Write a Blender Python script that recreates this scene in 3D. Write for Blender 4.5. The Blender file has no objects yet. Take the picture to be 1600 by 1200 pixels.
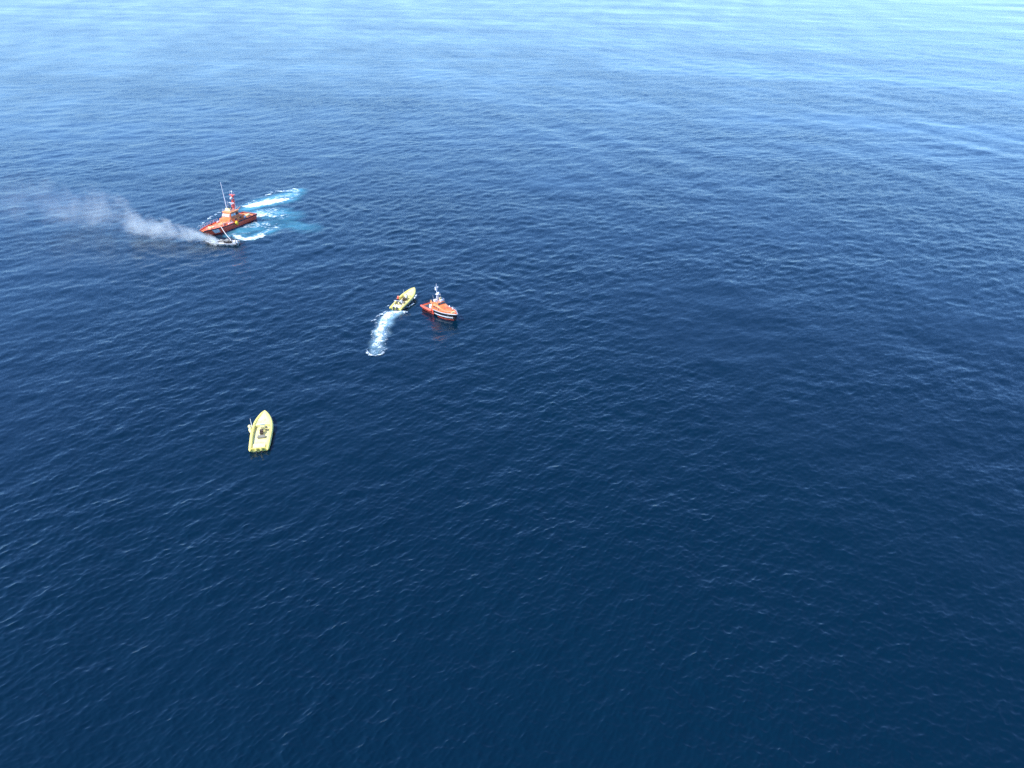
import bpy, bmesh, math, random
import numpy as np
from mathutils import Vector, Matrix

R = math.radians
scene = bpy.context.scene
col = scene.collection
rng = np.random.default_rng(11)
random.seed(5)

# ------------------------------------------------------------------ camera
CAM_H = 70.0
cd = bpy.data.cameras.new('camera')
cam = bpy.data.objects.new('camera', cd)
col.objects.link(cam)
cam.location = (0, 0, CAM_H)
cam.rotation_euler = (R(90 - 28), 0, 0)
cd.sensor_width = 36.0
cd.lens = 28.26
cd.clip_start = 0.5
cd.clip_end = 60000
scene.camera = cam

# ------------------------------------------------------------------ sky and sun
SUN_EL, SUN_ROT = R(50), R(-120)          # sun to the left of the view, high
w = bpy.data.worlds.new('World')
scene.world = w
w.use_nodes = True
nt = w.node_tree
bg = nt.nodes['Background']
sky = nt.nodes.new('ShaderNodeTexSky')
sky.sky_type = 'NISHITA'
sky.sun_disc = False
sky.sun_elevation = SUN_EL
sky.sun_rotation = SUN_ROT
sky.altitude = 0
sky.air_density = 1.0
sky.dust_density = 0.25
sky.ozone_density = 2.5
wb = nt.nodes.new('ShaderNodeMix'); wb.data_type = 'RGBA'; wb.blend_type = 'MULTIPLY'
wb.inputs['Factor'].default_value = 1.0
wb.inputs['B'].default_value = (0.60, 0.85, 1.20, 1)        # clear maritime air, cool white balance
nt.links.new(sky.outputs[0], wb.inputs['A'])
nt.links.new(wb.outputs['Result'], bg.inputs['Color'])
bg.inputs['Strength'].default_value = 0.15

sd = bpy.data.lights.new('sun', 'SUN')
sun = bpy.data.objects.new('sun', sd)
col.objects.link(sun)
sd.energy = 3.4
sd.angle = R(0.53)
sd.color = (1.0, 0.95, 0.88)
sdir = Vector((math.sin(SUN_ROT) * math.cos(SUN_EL), math.cos(SUN_ROT) * math.cos(SUN_EL), math.sin(SUN_EL)))
sun.rotation_euler = (-sdir).to_track_quat('-Z', 'Y').to_euler()
sun.location = (0, 0, 200)

scene.view_settings.view_transform = 'Standard'
scene.view_settings.look = 'None'
scene.view_settings.exposure = 1.05
scene.view_settings.gamma = 1.0
scene.view_settings.use_curve_mapping = False
scene.cycles.use_denoising = False
scene.cycles.volume_step_rate = 0.12
scene.cycles.volume_max_steps = 256
scene.cycles.max_bounces = 9
scene.cycles.volume_bounces = 8
scene.cycles.sample_clamp_indirect = 4.0
scene.cycles.sample_clamp_direct = 5.0


# ------------------------------------------------------------------ materials
def new_mat(name):
    m = bpy.data.materials.new(name)
    m.use_nodes = True
    return m, m.node_tree, m.node_tree.nodes['Principled BSDF']


def paint(name, rgb, rough=0.4, wear=0.15, scale=1.5, metal=0.0, dirt=None):
    """painted, slightly weathered surface: broad fading and small scuffs"""
    m, t, p = new_mat(name)
    tc = t.nodes.new('ShaderNodeTexCoord')
    n1 = t.nodes.new('ShaderNodeTexNoise')
    n1.inputs['Scale'].default_value = scale
    n1.inputs['Detail'].default_value = 5
    n2 = t.nodes.new('ShaderNodeTexNoise')
    n2.inputs['Scale'].default_value = scale * 6
    n2.inputs['Detail'].default_value = 3
    t.links.new(tc.outputs['Object'], n1.inputs['Vector'])
    t.links.new(tc.outputs['Object'], n2.inputs['Vector'])
    mx = t.nodes.new('ShaderNodeMix')
    mx.data_type = 'RGBA'
    d = dirt or tuple(c * 0.6 for c in rgb)
    mx.inputs['A'].default_value = (*rgb, 1)
    mx.inputs['B'].default_value = (*d, 1)
    mr = t.nodes.new('ShaderNodeMapRange')
    mr.inputs['From Min'].default_value = 0.5
    mr.inputs['From Max'].default_value = 0.75
    mr.inputs['To Max'].default_value = wear * 3
    ad = t.nodes.new('ShaderNodeMath')
    ad.operation = 'MULTIPLY_ADD'
    ad.inputs[1].default_value = 0.3
    t.links.new(n2.outputs['Fac'], ad.inputs[0])
    sc = t.nodes.new('ShaderNodeMath')
    sc.operation = 'MULTIPLY'
    sc.inputs[1].default_value = 0.8
    t.links.new(n1.outputs['Fac'], sc.inputs[0])
    t.links.new(sc.outputs[0], ad.inputs[2])
    t.links.new(ad.outputs[0], mr.inputs['Value'])
    t.links.new(mr.outputs[0], mx.inputs['Factor'])
    t.links.new(mx.outputs['Result'], p.inputs['Base Color'])
    p.inputs['Roughness'].default_value = rough
    p.inputs['Metallic'].default_value = metal
    return m


M = {}
M['orange'] = paint('orange_deck_paint', (0.80, 0.18, 0.045), 0.5, 0.25, 0.8, dirt=(0.75, 0.34, 0.16))
M['tan'] = paint('sun_faded_orange_paint', (0.80, 0.33, 0.12), 0.55, 0.25, 1.2, dirt=(0.7, 0.22, 0.06))
M['red'] = paint('red_orange_hull_paint', (0.95, 0.15, 0.08), 0.3, 0.12, 0.6, dirt=(0.62, 0.10, 0.07))
M['black'] = paint('black_rubber', (0.02, 0.018, 0.02), 0.6, 0.2, 2, dirt=(0.06, 0.05, 0.05))
M['navy'] = paint('black_hull_paint', (0.012, 0.012, 0.018), 0.3, 0.2, 1)
M['white'] = paint('white_paint', (0.80, 0.80, 0.78), 0.35, 0.12, 2, dirt=(0.55, 0.53, 0.48))
M['cream'] = paint('cream_gelcoat', (0.80, 0.73, 0.34), 0.4, 0.3, 1.4, dirt=(0.62, 0.50, 0.16))
M['yellow'] = paint('pale_yellow_tube_fabric', (0.84, 0.70, 0.17), 0.45, 0.2, 1.4, dirt=(0.66, 0.52, 0.12))
M['strong_yellow'] = paint('strong_yellow_plastic', (0.85, 0.52, 0.02), 0.4, 0.1, 2)
M['grey'] = paint('grey_metal', (0.38, 0.39, 0.38), 0.45, 0.2, 2, metal=0.3)
M['dgrey'] = paint('dark_grey_plastic', (0.06, 0.06, 0.065), 0.5, 0.2, 3)
M['brown'] = paint('dark_brown_upholstery', (0.07, 0.045, 0.03), 0.6, 0.2, 3)
M['bench'] = paint('grey_olive_upholstery', (0.24, 0.22, 0.16), 0.6, 0.2, 3)
M['char'] = paint('charred_surface', (0.015, 0.013, 0.012), 0.9, 0.3, 3, dirt=(0.10, 0.08, 0.06))
M['ash'] = paint('sooty_white_gelcoat', (0.70, 0.65, 0.55), 0.6, 0.9, 1.0, dirt=(0.12, 0.10, 0.08))
M['skin'] = paint('skin', (0.50, 0.28, 0.19), 0.6, 0.05, 8)
M['trousers'] = paint('dark_trousers', (0.025, 0.03, 0.06), 0.8, 0.1, 8)
M['shirt'] = paint('white_cloth', (0.75, 0.73, 0.72), 0.8, 0.1, 8)
M['hair'] = paint('dark_hair', (0.03, 0.02, 0.015), 0.7, 0.1, 20)
M['rope'] = paint('pale_rope', (0.72, 0.66, 0.60), 0.8, 0.1, 10)
mg, tg, pg_ = new_mat('dark_window_glass')
pg_.inputs['Base Color'].default_value = (0.03, 0.05, 0.07, 1)
pg_.inputs['Roughness'].default_value = 0.06
M['glass'] = mg
mg, tg, pg_ = new_mat('painted_sky_window_glass')
pg_.inputs['Base Color'].default_value = (0.55, 0.66, 0.70, 1)  # pale base colour stands in for sky reflected in the glass
pg_.inputs['Roughness'].default_value = 0.12
M['painted_sky_glass'] = mg


# ------------------------------------------------------------------ the sea: a sum of wind waves and a crossing swell
def rot_comp(n, lmin, lmax, az, spread, slope_rms, power=0.0):
    lam = np.exp(rng.uniform(math.log(lmin), math.log(lmax), n))
    th = R(az) + np.clip(rng.normal(0, R(spread), n), -R(130), R(130))
    k = 2 * math.pi / lam
    s = (lam / lmin) ** power
    s = s / math.sqrt((s ** 2).sum() / 2) * slope_rms
    return lam, th, k, s / k, rng.uniform(0, 2 * math.pi, n)


SETS = [rot_comp(140, 0.45, 1.6, 139, 24, 0.112, -0.1),
        rot_comp(90, 0.45, 1.6, 62, 26, 0.068, -0.1),
        rot_comp(80, 1.7, 6.0, 136, 24, 0.050, 0.0),
        rot_comp(50, 1.7, 6.0, 58, 24, 0.030, 0.0),
        rot_comp(60, 6.0, 18.0, 112, 48, 0.022, 0.0),
        rot_comp(26, 18.0, 44.0, 205, 30, 0.013, 0.0)]
LAM, TH, KK, AMP, PH = [np.concatenate([s[i] for s in SETS]) for i in range(5)]


def gust(X, Y):
    """slow changes of how rough the small waves are: wind patches and slicks"""
    g = np.zeros_like(X)
    r2 = np.random.default_rng(4)
    for i in range(26):
        lam = math.exp(r2.uniform(math.log(20), math.log(260)))
        th = r2.normal(R(60), R(40))
        k = 2 * math.pi / lam
        g += (lam / 150) ** 0.35 * np.sin(k * (X * math.cos(th) + Y * math.sin(th)) + r2.uniform(0, 6.28))
    return np.clip(1.0 + 0.07 * g, 0.45, 1.5)


def sea(X, Y, fade=True, drad=None, dlat=None):
    """displacement (dx, dy, z) and the slope lost to the mesh spacing"""
    X = X.astype(np.float32)
    Y = Y.astype(np.float32)
    r = np.hypot(X, Y) + 1e-3
    if drad is None:
        drad = np.clip(r * r / CAM_H * 0.0011, 0.12, None)
        dlat = np.clip(r * 0.0016, 0.1, None)
    rx, ry = X / r, Y / r
    G = gust(X, Y).astype(np.float32)
    DX = np.zeros_like(X); DY = np.zeros_like(X); Z = np.zeros_like(X); lost = np.zeros_like(X)
    for i in range(len(LAM)):
        kx, ky = KK[i] * math.cos(TH[i]), KK[i] * math.sin(TH[i])
        ph = (kx * X + ky * Y + PH[i]).astype(np.float32)
        step = np.sqrt(((kx * rx + ky * ry) * drad * 0.45) ** 2 + ((ky * rx - kx * ry) * dlat) ** 2)
        wgt = np.clip((2.4 - step) / 1.1, 0, 1)
        wgt = wgt * wgt * (3 - 2 * wgt)
        a = AMP[i] * (G if LAM[i] < 8 else 1.0)
        lost += (1 - wgt * wgt) * (a * KK[i]) ** 2 * 0.5
        if float(wgt.max()) <= 0:
            continue
        aw = a * wgt
        c = np.cos(ph)
        Z += aw * c
        s_ = np.sin(ph) * aw * 0.9
        DX -= s_ * math.cos(TH[i])
        DY -= s_ * math.sin(TH[i])
    # faint rings spreading from the manoeuvring boats
    for cx_, cy_, r0, lam_, a_ in ((-20.0, 171.0, 21.0, 3.2, 0.045), (-80.0, 232.0, 30.0, 4.5, 0.06), (-41.5, 114.0, 9.0, 1.6, 0.018)):
        d_ = np.hypot(X - cx_, Y - cy_)
        Z += a_ * np.exp(-((d_ - r0) / (r0 * 0.28)) ** 2) * np.cos(2 * math.pi * d_ / lam_) * np.clip(0.6 + 0.5 * np.sin(np.arctan2(Y - cy_, X - cx_) * 2 + 1), 0, 1)
    return DX, DY, Z, np.sqrt(lost), G


def grid_mesh(name, P, cols, rows, wrap, attrs, mats, keep=None):
    n = rows * cols
    me = bpy.data.meshes.new(name)
    idx = np.arange(n).reshape(rows, cols)
    if wrap:
        a = idx[:-1, :]; b = np.roll(idx, -1, 1)[:-1, :]
        c = np.roll(idx, -1, 1)[1:, :]; d = idx[1:, :]
    else:
        a = idx[:-1, :-1]; b = idx[:-1, 1:]; c = idx[1:, 1:]; d = idx[1:, :-1]
    q = np.stack([a, b, c, d], -1).reshape(-1, 4)
    if keep is not None:
        q = q[keep[q].any(1)]
        used = np.unique(q)
        remap = np.full(n, -1); remap[used] = np.arange(len(used))
        q = remap[q]; P = P[used]; attrs = {k_: v[used] for k_, v in attrs.items()}; n = len(used)
    me.vertices.add(n)
    me.vertices.foreach_set('co', P.astype(np.float32).ravel())
    me.loops.add(q.size)
    me.loops.foreach_set('vertex_index', q.astype(np.int32).ravel())
    me.polygons.add(len(q))
    me.polygons.foreach_set('loop_start', np.arange(0, q.size, 4, dtype=np.int32))
    me.polygons.foreach_set('loop_total', np.full(len(q), 4, dtype=np.int32))
    me.polygons.foreach_set('use_smooth', np.ones(len(q), dtype=bool))
    for k_, v in attrs.items():
        at = me.attributes.new(k_, 'FLOAT', 'POINT')
        at.data.foreach_set('value', v.astype(np.float32))
    me.update(calc_edges=True)
    me.validate()
    o = bpy.data.objects.new(name, me)
    col.objects.link(o)
    for m_ in mats:
        me.materials.append(m_)
    return o


def sub(t, kind, **inp):
    nd = t.nodes.new(kind)
    for k_, v in inp.items():
        nd.inputs[k_].default_value = v
    return nd


def math_node(t, op, a, b=None, c=None, clamp=False):
    nd = t.nodes.new('ShaderNodeMath')
    nd.operation = op
    nd.use_clamp = clamp
    for i, v in enumerate((a, b, c)):
        if v is None:
            continue
        if isinstance(v, (int, float)):
            nd.inputs[i].default_value = v
        else:
            t.links.new(v, nd.inputs[i])
    return nd.outputs[0]


def slope_normal(t, lost_socket):
    """capillary ripples: a world-anchored random slope added to the wave normal"""
    geo = t.nodes.new('ShaderNodeNewGeometry')
    mp = t.nodes.new('ShaderNodeMapping')
    mp.inputs['Rotation'].default_value = (0, 0, R(-138))
    mp.inputs['Scale'].default_value = (1.0, 0.45, 1.0)
    t.links.new(geo.outputs['Position'], mp.inputs['Vector'])
    tot = None
    for sc_, wt in ((6.0, 1.0), (17.0, 0.8)):
        nz = t.nodes.new('ShaderNodeTexNoise')
        nz.inputs['Scale'].default_value = sc_
        nz.inputs['Detail'].default_value = 2
        nz.inputs['Roughness'].default_value = 0.6
        t.links.new(mp.outputs[0], nz.inputs['Vector'])
        vm = t.nodes.new('ShaderNodeVectorMath'); vm.operation = 'SUBTRACT'
        vm.inputs[1].default_value = (0.5, 0.5, 0.5)
        t.links.new(nz.outputs['Color'], vm.inputs[0])
        v2 = t.nodes.new('ShaderNodeVectorMath'); v2.operation = 'SCALE'
        v2.inputs['Scale'].default_value = wt
        t.links.new(vm.outputs[0], v2.inputs[0])
        if tot is None:
            tot = v2.outputs[0]
        else:
            ad = t.nodes.new('ShaderNodeVectorMath'); ad.operation = 'ADD'
            t.links.new(tot, ad.inputs[0]); t.links.new(v2.outputs[0], ad.inputs[1])
            tot = ad.outputs[0]
    fl = t.nodes.new('ShaderNodeVectorMath'); fl.operation = 'MULTIPLY'
    fl.inputs[1].default_value = (1, 1, 0)
    t.links.new(tot, fl.inputs[0])
    sc = t.nodes.new('ShaderNodeVectorMath'); sc.operation = 'SCALE'
    t.links.new(fl.outputs[0], sc.inputs[0])
    t.links.new(lost_socket, sc.inputs['Scale'])
    ad = t.nodes.new('ShaderNodeVectorMath'); ad.operation = 'ADD'
    t.links.new(geo.outputs['Normal'], ad.inputs[0]); t.links.new(sc.outputs[0], ad.inputs[1])
    nn = t.nodes.new('ShaderNodeVectorMath'); nn.operation = 'NORMALIZE'
    t.links.new(ad.outputs[0], nn.inputs[0])
    return nn.outputs[0]


WATER_RGB = (0.0001, 0.0102, 0.0230)
mw, t, p = new_mat('sea_water')
la = t.nodes.new('ShaderNodeAttribute'); la.attribute_name = 'lost_slope'
amt = math_node(t, 'MULTIPLY_ADD', la.outputs['Fac'], 2.7, 0.05)
ro = math_node(t, 'SQRT', math_node(t, 'MULTIPLY_ADD', la.outputs['Fac'], 0.17, 0.004))
t.links.new(ro, p.inputs['Roughness'])
t.links.new(slope_normal(t, amt), p.inputs['Normal'])
geo = t.nodes.new('ShaderNodeNewGeometry')
nz = sub(t, 'ShaderNodeTexNoise', Scale=0.012, Detail=4.0)
t.links.new(geo.outputs['Position'], nz.inputs['Vector'])
mx = t.nodes.new('ShaderNodeMix'); mx.data_type = 'RGBA'
mx.inputs['A'].default_value = (WATER_RGB[0] * 0.9, WATER_RGB[1] * 0.82, WATER_RGB[2] * 0.9, 1)
mx.inputs['B'].default_value = (WATER_RGB[0] * 1.1, WATER_RGB[1] * 1.25, WATER_RGB[2] * 1.1, 1)
t.links.new(nz.outputs['Fac'], mx.inputs['Factor'])
t.links.new(mx.outputs['Result'], p.inputs['Base Color'])
p.inputs['Roughness'].default_value = 0.09
p.inputs['IOR'].default_value = 1.333
M['water'] = mw

# polar sheet: fine where the sea is near, coarser towards the horizon and all the way round
dep = np.concatenate([np.array([89.0, 84, 78, 72, 67, 63, 60]), np.concatenate([np.linspace(57.5, 12.0, 780), np.linspace(11.955, 2.3, 250)]), np.geomspace(2.1, 0.09, 36)])
rad = CAM_H / np.tan(np.radians(dep))
az = np.concatenate([np.linspace(-48, 48, 1230), np.linspace(52, 308, 56)])      # measured from the view direction
th = np.radians(90 - az)
RR, TT = np.meshgrid(rad, th, indexing='ij')
X = RR * np.cos(TT); Y = RR * np.sin(TT)
drad = np.gradient(rad)[:, None] + 0 * X
dl = np.abs(np.gradient(np.radians(az)))[None, :] * RR
DX, DY, Z, LOST, G = sea(X.ravel(), Y.ravel(), drad=drad.ravel().astype(np.float32), dlat=dl.ravel().astype(np.float32))
# the hulls push the water aside
for hx, hy, hz, hl, hw_ in ((-79.28, 238.83, -112.7, 18.6, 2.1), (-19.1, 168.8, -48.5, 9.8, 1.4), (-40.45, 108.55, 100.5, 10.6, 1.2),
                            (-26.0, 166.6, 73.5, 9.8, 1.1), (-75.2, 213.2, 172, 8.2, 0.85)):
    ca, sa = math.cos(R(hz)), math.sin(R(hz))
    lx = (X.ravel() + DX - hx) * ca + (Y.ravel() + DY - hy) * sa
    ly = -(X.ravel() + DX - hx) * sa + (Y.ravel() + DY - hy) * ca
    uu = np.clip(lx / hl, 0, 1)
    inside = (lx > 0.15) & (lx < hl) & (np.abs(ly) < hw_ * (1 - np.clip((uu - 0.5) / 0.5, 0, 1) ** 2))
    Z = np.where(inside, np.minimum(Z, -0.35), Z)
P = np.stack([X.ravel() + DX, Y.ravel() + DY, Z], -1)
water = grid_mesh('water', P[:, :], len(az), len(rad), True, {'lost_slope': LOST}, [mw])
water.data.flip_normals()
water['kind'] = 'structure'
water['label'] = 'open dark blue sea with small wind waves'
del X, Y, DX, DY, LOST, P, RR, TT


# ------------------------------------------------------------------ foam sheets on the water
def foam_material(name, white=(0.74, 0.80, 0.80), deep=(0.04, 0.26, 0.38), pale=(0.18, 0.48, 0.55), scale=1.0):
    m, t, p = new_mat(name)
    out = t.nodes['Material Output']
    geo = t.nodes.new('ShaderNodeNewGeometry')
    fa = t.nodes.new('ShaderNodeAttribute'); fa.attribute_name = 'foam'
    ae = t.nodes.new('ShaderNodeAttribute'); ae.attribute_name = 'aerated'
    wz = sub(t, 'ShaderNodeTexNoise', Scale=0.35 * scale, Detail=3.0)
    t.links.new(geo.outputs['Position'], wz.inputs['Vector'])
    wsc = t.nodes.new('ShaderNodeVectorMath'); wsc.operation = 'SCALE'; wsc.inputs['Scale'].default_value = 2.4
    t.links.new(wz.outputs['Color'], wsc.inputs[0])
    wad = t.nodes.new('ShaderNodeVectorMath'); wad.operation = 'ADD'
    t.links.new(geo.outputs['Position'], wad.inputs[0]); t.links.new(wsc.outputs[0], wad.inputs[1])
    mp = t.nodes.new('ShaderNodeMapping')
    mp.inputs['Scale'].default_value = (0.6, 1.0, 1.0)
    t.links.new(wad.outputs[0], mp.inputs['Vector'])
    n1 = sub(t, 'ShaderNodeTexNoise', Scale=0.9 * scale, Detail=7.0, Roughness=0.68)
    t.links.new(mp.outputs[0], n1.inputs['Vector'])
    vo = sub(t, 'ShaderNodeTexVoronoi', Scale=0.8 * scale)
    vo.feature = 'DISTANCE_TO_EDGE'
    t.links.new(wad.outputs[0], vo.inputs['Vector'])
    lace = math_node(t, 'SUBTRACT', 0.16, vo.outputs['Distance'])
    lace = math_node(t, 'MULTIPLY', lace, 0.9)
    v = math_node(t, 'MULTIPLY_ADD', n1.outputs['Fac'], 2.0, lace)
    v = math_node(t, 'MULTIPLY_ADD', fa.outputs['Fac'], 0.80, v)
    v = math_node(t, 'SUBTRACT', v, 1.40)
    fo = math_node(t, 'MULTIPLY', v, 2.8, clamp=True)
    # only where there is some foam at all
    gate = math_node(t, 'MULTIPLY', fa.outputs['Fac'], 5.0, clamp=True)
    fo = math_node(t, 'MULTIPLY', fo, gate)
    n2 = sub(t, 'ShaderNodeTexNoise', Scale=0.3 * scale, Detail=4.0)
    t.links.new(mp.outputs[0], n2.inputs['Vector'])
    av = math_node(t, 'MULTIPLY_ADD', n2.outputs['Fac'], 2.2, -0.25)
    av = math_node(t, 'MULTIPLY', av, ae.outputs['Fac'], clamp=True)
    inv = math_node(t, 'SUBTRACT', 1.0, fo)
    av2 = math_node(t, 'MULTIPLY', av, inv)
    dcol = t.nodes.new('ShaderNodeMix'); dcol.data_type = 'RGBA'
    dcol.inputs['A'].default_value = (*deep, 1)
    dcol.inputs['B'].default_value = (*pale, 1)
    t.links.new(math_node(t, 'MULTIPLY_ADD', n1.outputs['Fac'], 2.2, -0.75, clamp=True), dcol.inputs['Factor'])
    alpha = math_node(t, 'ADD', fo, av2, clamp=True)
    mx = t.nodes.new('ShaderNodeMix'); mx.data_type = 'RGBA'
    t.links.new(dcol.outputs['Result'], mx.inputs['A'])
    mx.inputs['B'].default_value = (*white, 1)
    t.links.new(fo, mx.inputs['Factor'])
    t.links.new(mx.outputs['Result'], p.inputs['Base Color'])
    p.inputs['Roughness'].default_value = 0.45
    bp = sub(t, 'ShaderNodeBump', Strength=0.6, Distance=0.25)
    t.links.new(fo, bp.inputs['Height'])
    t.links.new(bp.outputs[0], p.inputs['Normal'])
    t.links.new(alpha, p.inputs['Alpha'])
    return m


M['foam'] = foam_material('wake_foam')
M['foam_fine'] = foam_material('fine_wake_foam', deep=(0.16, 0.36, 0.45), pale=(0.45, 0.62, 0.68), scale=1.7)


def capsule(X, Y, pts):
    """soft distance field to a polyline; pts = (x, y, half_width, strength)"""
    out = np.zeros_like(X)
    for (x0, y0, w0, s0), (x1, y1, w1, s1) in zip(pts[:-1], pts[1:]):
        dx, dy = x1 - x0, y1 - y0
        u = np.clip(((X - x0) * dx + (Y - y0) * dy) / (dx * dx + dy * dy), 0, 1)
        d = np.hypot(X - x0 - u * dx, Y - y0 - u * dy) / (w0 + (w1 - w0) * u)
        f = np.clip(1.25 - d, 0, 1)
        f = f * f * (3 - 2 * f) * (s0 + (s1 - s0) * u)
        out = np.maximum(out, f)
    return out


def foam_sheet(name, label, box, step, foam_lines, air_lines, mat, lift=0.07):
    xs = np.arange(box[0], box[1], step); ys = np.arange(box[2], box[3], step)
    Xg, Yg = np.meshgrid(xs, ys)
    Xf, Yf = Xg.ravel(), Yg.ravel()
    wob = 0.5 * np.sin(Xf * 0.9 + 1.3 * np.sin(Yf * 0.7)) + 0.5 * np.sin(Yf * 1.1 + 1.2 * np.sin(Xf * 0.6))
    F = np.zeros_like(Xf); A = np.zeros_like(Xf)
    for l in foam_lines:
        F = np.maximum(F, capsule(Xf + 0.35 * wob, Yf + 0.5 * wob, l))
    for l in air_lines:
        A = np.maximum(A, capsule(Xf + 0.5 * wob, Yf + 0.8 * wob, l))
    DX, DY, Zf, _, _ = sea(Xf, Yf)
    Pf = np.stack([Xf + DX, Yf + DY, Zf + lift + 0.10 * F], -1)
    o = grid_mesh(name, Pf, len(xs), len(ys), False, {'foam': F, 'aerated': A}, [mat], keep=(F + A) > 0.01)
    o['kind'] = 'stuff'
    o['label'] = label
    o['category'] = 'foam'
    return o


CP, SP = math.cos(R(28)), math.sin(R(28))


def ground(u, v, z=0.0):
    """where a sight line through a photo point meets the sea: used only to lay out plan positions"""
    x = (u - 800) / 1256.0; y = -(v - 600) / 1256.0
    dz = -SP + y * CP
    k = (z - CAM_H) / dz
    return x * k, (CP + y * SP) * k


def line(*pts):
    return [(*ground(u, v), wd, s) for u, v, wd, s in pts]


foam_sheet('wake_foam', 'white and turquoise churned foam behind the stern of the large orange rescue ship',
           (-92, -48, 206, 282), 0.3,
           [line((384, 323, 2.2, 0.95), (412, 318, 3.8, 1.2), (440, 313, 3.6, 1.0)),
            line((402, 311, 0.9, 0.42), (430, 300, 1.8, 0.6), (458, 297, 2.4, 0.75), (466, 302, 1.4, 0.5)),
            line((372, 326, 0.8, 0.4), (395, 314, 1.0, 0.42)),
            line((403, 338, 2.0, 0.85), (418, 335, 2.6, 0.72), (436, 342, 2.4, 0.5)),
            line((400, 349, 1.0, 0.5), (420, 352, 1.0, 0.5), (437, 354, 0.8, 0.35)),
            line((366, 369, 1.4, 0.68), (386, 374, 2.2, 0.9), (402, 371, 2.3, 0.9), (417, 361, 1.2, 0.55), (438, 353, 0.8, 0.38)),
            line((384, 351, 0.7, 0.45), (402, 357, 0.7, 0.4)),
            line((310, 356, 0.8, 0.6), (324, 343, 1.0, 0.62), (343, 332, 0.9, 0.55), (352, 329, 0.6, 0.4)),
            line((398, 334, 4.0, 0.60), (420, 331, 6.0, 0.56), (438, 338, 5.0, 0.44)),
            line((383, 354, 3.0, 0.56), (408, 352, 4.5, 0.54), (430, 356, 3.5, 0.44)),
            line((364, 358, 1.0, 0.5), (382, 352, 1.2, 0.52), (400, 346, 1.0, 0.5)),
            line((356, 368, 1.2, 0.42), (372, 366, 1.6, 0.46), (392, 362, 1.6, 0.40)),
            line((380, 322, 3.6, 0.55), (415, 316, 5.0, 0.62), (452, 306, 4.5, 0.5))],
           [line((385, 326, 4.0, 0.9), (415, 317, 6.0, 1.0), (440, 311, 6.5, 0.85), (462, 300, 4.5, 0.8)),
            line((400, 336, 6.0, 0.95), (425, 334, 7.0, 0.8), (448, 338, 6.0, 0.5)),
            line((430, 348, 3.5, 0.35), (460, 352, 4.5, 0.5), (488, 358, 4.0, 0.28)),
            line((380, 360, 5.0, 0.7), (410, 352, 5.0, 0.7)),
            line((362, 368, 2.5, 0.6), (390, 372, 3.2, 0.9), (412, 364, 2.8, 0.7), (440, 352, 2.8, 0.5))],
           M['foam'])
foam_sheet('wake_foam', 'white foam trail curving down from the stern of the yellow boat beside the small rescue boat',
           (-34, -16, 138, 181), 0.16,
           [line((626, 486, 1.0, 0.9), (610, 490, 1.5, 1.0), (600, 500, 1.5, 0.82), (596, 513, 1.6, 0.74), (592, 530, 1.5, 0.78), (588, 540, 1.3, 0.74)),
            line((605, 487, 0.7, 0.75), (591, 494, 0.8, 0.72), (583, 503, 0.6, 0.45)),
            line((588, 505, 0.8, 0.5), (583, 520, 0.8, 0.42), (579, 533, 0.6, 0.5)),
            line((571, 546, 0.45, 0.42), (573, 553, 0.5, 0.75), (588, 557, 0.55, 0.85), (600, 553, 0.5, 0.7), (603, 545, 0.4, 0.4)),
            line((576, 545, 0.6, 0.38), (588, 549, 0.6, 0.42)),
            line((624, 484, 0.6, 0.9), (631, 489, 0.8, 0.85), (629, 492, 0.4, 0.5)),
            line((632, 483, 0.5, 0.5), (640, 478, 0.6, 0.66), (645, 472, 0.4, 0.5)),
            line((606, 478, 0.35, 0.62), (601, 481, 0.3, 0.5)),
            line((604, 510, 1.6, 0.5), (597, 530, 1.9, 0.5), (590, 548, 1.9, 0.46)),
            line((582, 548, 0.9, 0.5), (594, 550, 0.9, 0.55))],
           [line((622, 486, 1.6, 0.9), (606, 498, 2.0, 0.9), (598, 515, 2.0, 0.8), (590, 535, 1.9, 0.7), (588, 550, 1.7, 0.5))],
           M['foam_fine'])


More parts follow.
